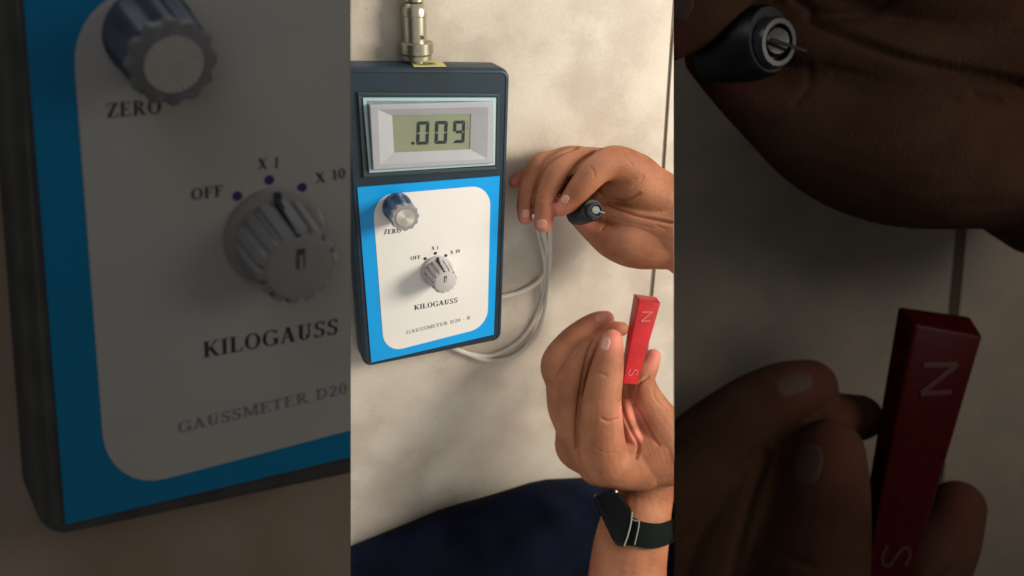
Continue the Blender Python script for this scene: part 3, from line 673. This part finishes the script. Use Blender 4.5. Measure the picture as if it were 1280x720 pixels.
sl = crom([D(790.5, 640, 945), D(788.5, 655, 946), D(785, 669, 947), D(780.5, 682, 949)], 6); link('silver_edge', *tube(sl, 1.0, 8), wsl, wt, 'centre')
strip('strap', castL, [(784, 640), (797, 650), (815, 654), (830, 653), (850, 645)], [(778, 681), (793, 683), (812, 686), (830, 683), (850, 674)], 6, 5, wst, wt, 'centre', 5)
bk = crom([D(799, 650.5, 968), D(797.5, 660, 966), D(795, 672, 966), D(792, 682, 967)], 6)
def on_cast(pts, off): 
    out = []
    for x, y in pts:
        h = castL(x, y); d_ = np.array([x - 640, y - 360, FOC]); d_ /= np.linalg.norm(d_); r_ = np.linalg.norm(h[0]) if h else 1000; out.append(d_ * (r_ - off))
    return crom(out, 6)
link('buckle_bar', *tube(on_cast([(799, 651), (798, 660), (795.5, 671), (793, 681)], 8), 1.0, 8), wsl, wt, 'centre')
link('buckle_tongue', *tube(on_cast([(790, 649), (794, 651), (799, 651)], 8), .9, 8), wsl, wt, 'centre')
bd = thing('white_bead', 'tiny white bead at the wrist just above the smartwatch', 'bead', D(770, 615, 985))
link('bead', *(lambda c_, r_: ((IV * r_ + c_).tolist(), IF))(D(770.5, 614.5, 945), 1.6), mat('bead_white', (235, 230, 215), .3, .5), bd, 'centre')

# ------------------------------------------------------------------ probe in the upper hand
def probe(bay, zf, toD, k, label, g):
    root = thing('probe', label, 'probe', toD(735, 265, 925)[0])
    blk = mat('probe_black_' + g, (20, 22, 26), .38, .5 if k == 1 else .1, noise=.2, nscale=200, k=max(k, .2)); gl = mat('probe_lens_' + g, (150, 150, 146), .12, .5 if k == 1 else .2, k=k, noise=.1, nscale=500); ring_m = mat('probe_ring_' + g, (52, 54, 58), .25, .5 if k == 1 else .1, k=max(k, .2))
    def cyl(nm, a, b, ra, rb, m_, n=28, cap=True, inner=None):
        A_, sa = toD(*a, ra); B_, sb = toD(*b, rb); ax = B_ - A_; ax /= np.linalg.norm(ax); e1 = np.cross(ax, [0, 1, 0.2]); e1 /= np.linalg.norm(e1); e2 = np.cross(ax, e1)
        mk = lambda c_, r_: [c_ + r_ * (math.cos(t) * e1 + math.sin(t) * e2) for t in np.linspace(0, 2 * math.pi, n, endpoint=False)]
        rings = [mk(A_, sa), mk(B_ - ax * sb * .15, sb), mk(B_, sb * .9)]
        if inner: rings += [mk(B_, sb * inner), mk(B_ - ax * sb * .4, sb * inner * .95)]
        return link(nm, *loft(rings), m_, root, bay, angle=40)
    cyl('probe_body', (722, 267, 925), (742, 262, 880), 15.5, 14, blk)
    cyl('probe_collar', (738, 264, 890), (745.5, 263, 872), 10.5, 10, ring_m, inner=.72)
    cyl('probe_lens', (742, 263.5, 885), (745, 262.5, 874), 6.2, 5.4, gl)
    a, _ = toD(742, 262, 868, 1); b, _ = toD(756, 266.5, 872, 1); rr_ = toD(742, 262, 868, .8)[1]
    link('sensor_strip', *tube([a, (a * .5 + b * .5), b], rr_, 6), gl, root, bay)
toDc = lambda x, y, d, r=1: (D(x, y, d), r * d / FOC)
def toDr(x, y, d, r=1):
    X, Y = Z(x, y); dn = 1330 + (d - 960) * 2.0; return D(X, Y, dn), r * 3.168 * dn / FOC
probe('centre', None, toDc, 1.0, 'short black cylindrical probe with round glassy tip held in the upper hand', 'plain')
probe('right', Z, toDr, KS, 'dim large probe tip at the top of the right side, held in big hand', 'darkened')

# ------------------------------------------------------------------ bar magnet
def magnet(bay, toD, k, label, g):
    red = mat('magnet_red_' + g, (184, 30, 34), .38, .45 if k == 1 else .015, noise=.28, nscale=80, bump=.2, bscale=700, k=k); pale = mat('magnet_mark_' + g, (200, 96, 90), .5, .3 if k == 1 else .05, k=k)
    dd_ = 955; back = 26
    f = [(799, 374, dd_ + 3), (826, 379, dd_ + 6), (796, 481, dd_ + 6), (778, 480, dd_)]     # front face
    # the pale left side runs from the far top-left corner
    bk_ = [(792, 367, dd_ + back), (821, 371, dd_ + back + 4), (793, 474, dd_ + back + 4), (775, 470, dd_ + back)]
    lf = [(790, 371, dd_ + back * .7)]
    F3 = [toD(*p)[0] for p in f]; B3 = [toD(*p)[0] for p in bk_]
    bm = bmesh.new(); vs_ = [bm.verts.new(Vector(p)) for p in F3 + B3]
    for q_ in ((0, 1, 2, 3), (7, 6, 5, 4), (0, 4, 5, 1), (1, 5, 6, 2), (2, 6, 7, 3), (3, 7, 4, 0)): bm.faces.new([vs_[i] for i in q_])
    s_ = toD(800, 400, dd_, 1)[1]
    bmesh.ops.bevel(bm, geom=bm.edges[:], offset=1.5 * s_, segments=3, affect='EDGES', profile=.6)
    V = [v.co[:] for v in bm.verts]; F = [[v.index for v in f_.verts] for f_ in bm.faces]; bm.free()
    root = thing('bar_magnet', label, 'magnet', B3[3])
    link('magnet_bar', V, F, red, root, bay, angle=50)
    f0 = [np.array(p) for p in F3]
    fn = np.cross(f0[1] - f0[0], f0[3] - f0[0]); fn /= np.linalg.norm(fn); fn = -fn if fn[2] > 0 else fn
    def on(a, b): return (1 - b) * ((1 - a) * f0[0] + a * f0[1]) + b * ((1 - a) * f0[3] + a * f0[2]) + fn * .35 * s_
    def mark(lines, nm, w=.05):
        V, F = [], []
        for (x0, y0, x1, y1) in lines:
            A_, B_ = on(x0, y0), on(x1, y1); t = (B_ - A_) / np.linalg.norm(B_ - A_); sd = np.cross(t, fn) * w * 13 * s_ 
            o_ = len(V); V += [A_ - sd, B_ - sd, B_ + sd, A_ + sd]; F.append((o_, o_ + 1, o_ + 2, o_ + 3))
        link(nm, V, F, pale, root, bay, smooth=False)
    mark([(.24, .145, .74, .12), (.74, .12, .30, .25), (.30, .25, .76, .225)], 'pole_letter', .075)
    # N lies on its side, as on the magnet
    S = [(.26 + .56 * a, .90 - .09 * b) for a, b in ((.1, .9), (.0, .4), (.12, .05), (.35, .05), (.5, .45), (.65, .85), (.88, .85), (1.0, .5), (.9, .1))]
    mark([(*S[i], *S[i + 1]) for i in range(len(S) - 1)], 'pole_letter', .06)
magnet('centre', toDc, 1.0, 'red bar magnet with N and S marks pinched in the lower hand', 'plain')
magnet('right', toDr, KS * .62, 'dim large red bar magnet in the right-hand side of the picture', 'darkened')
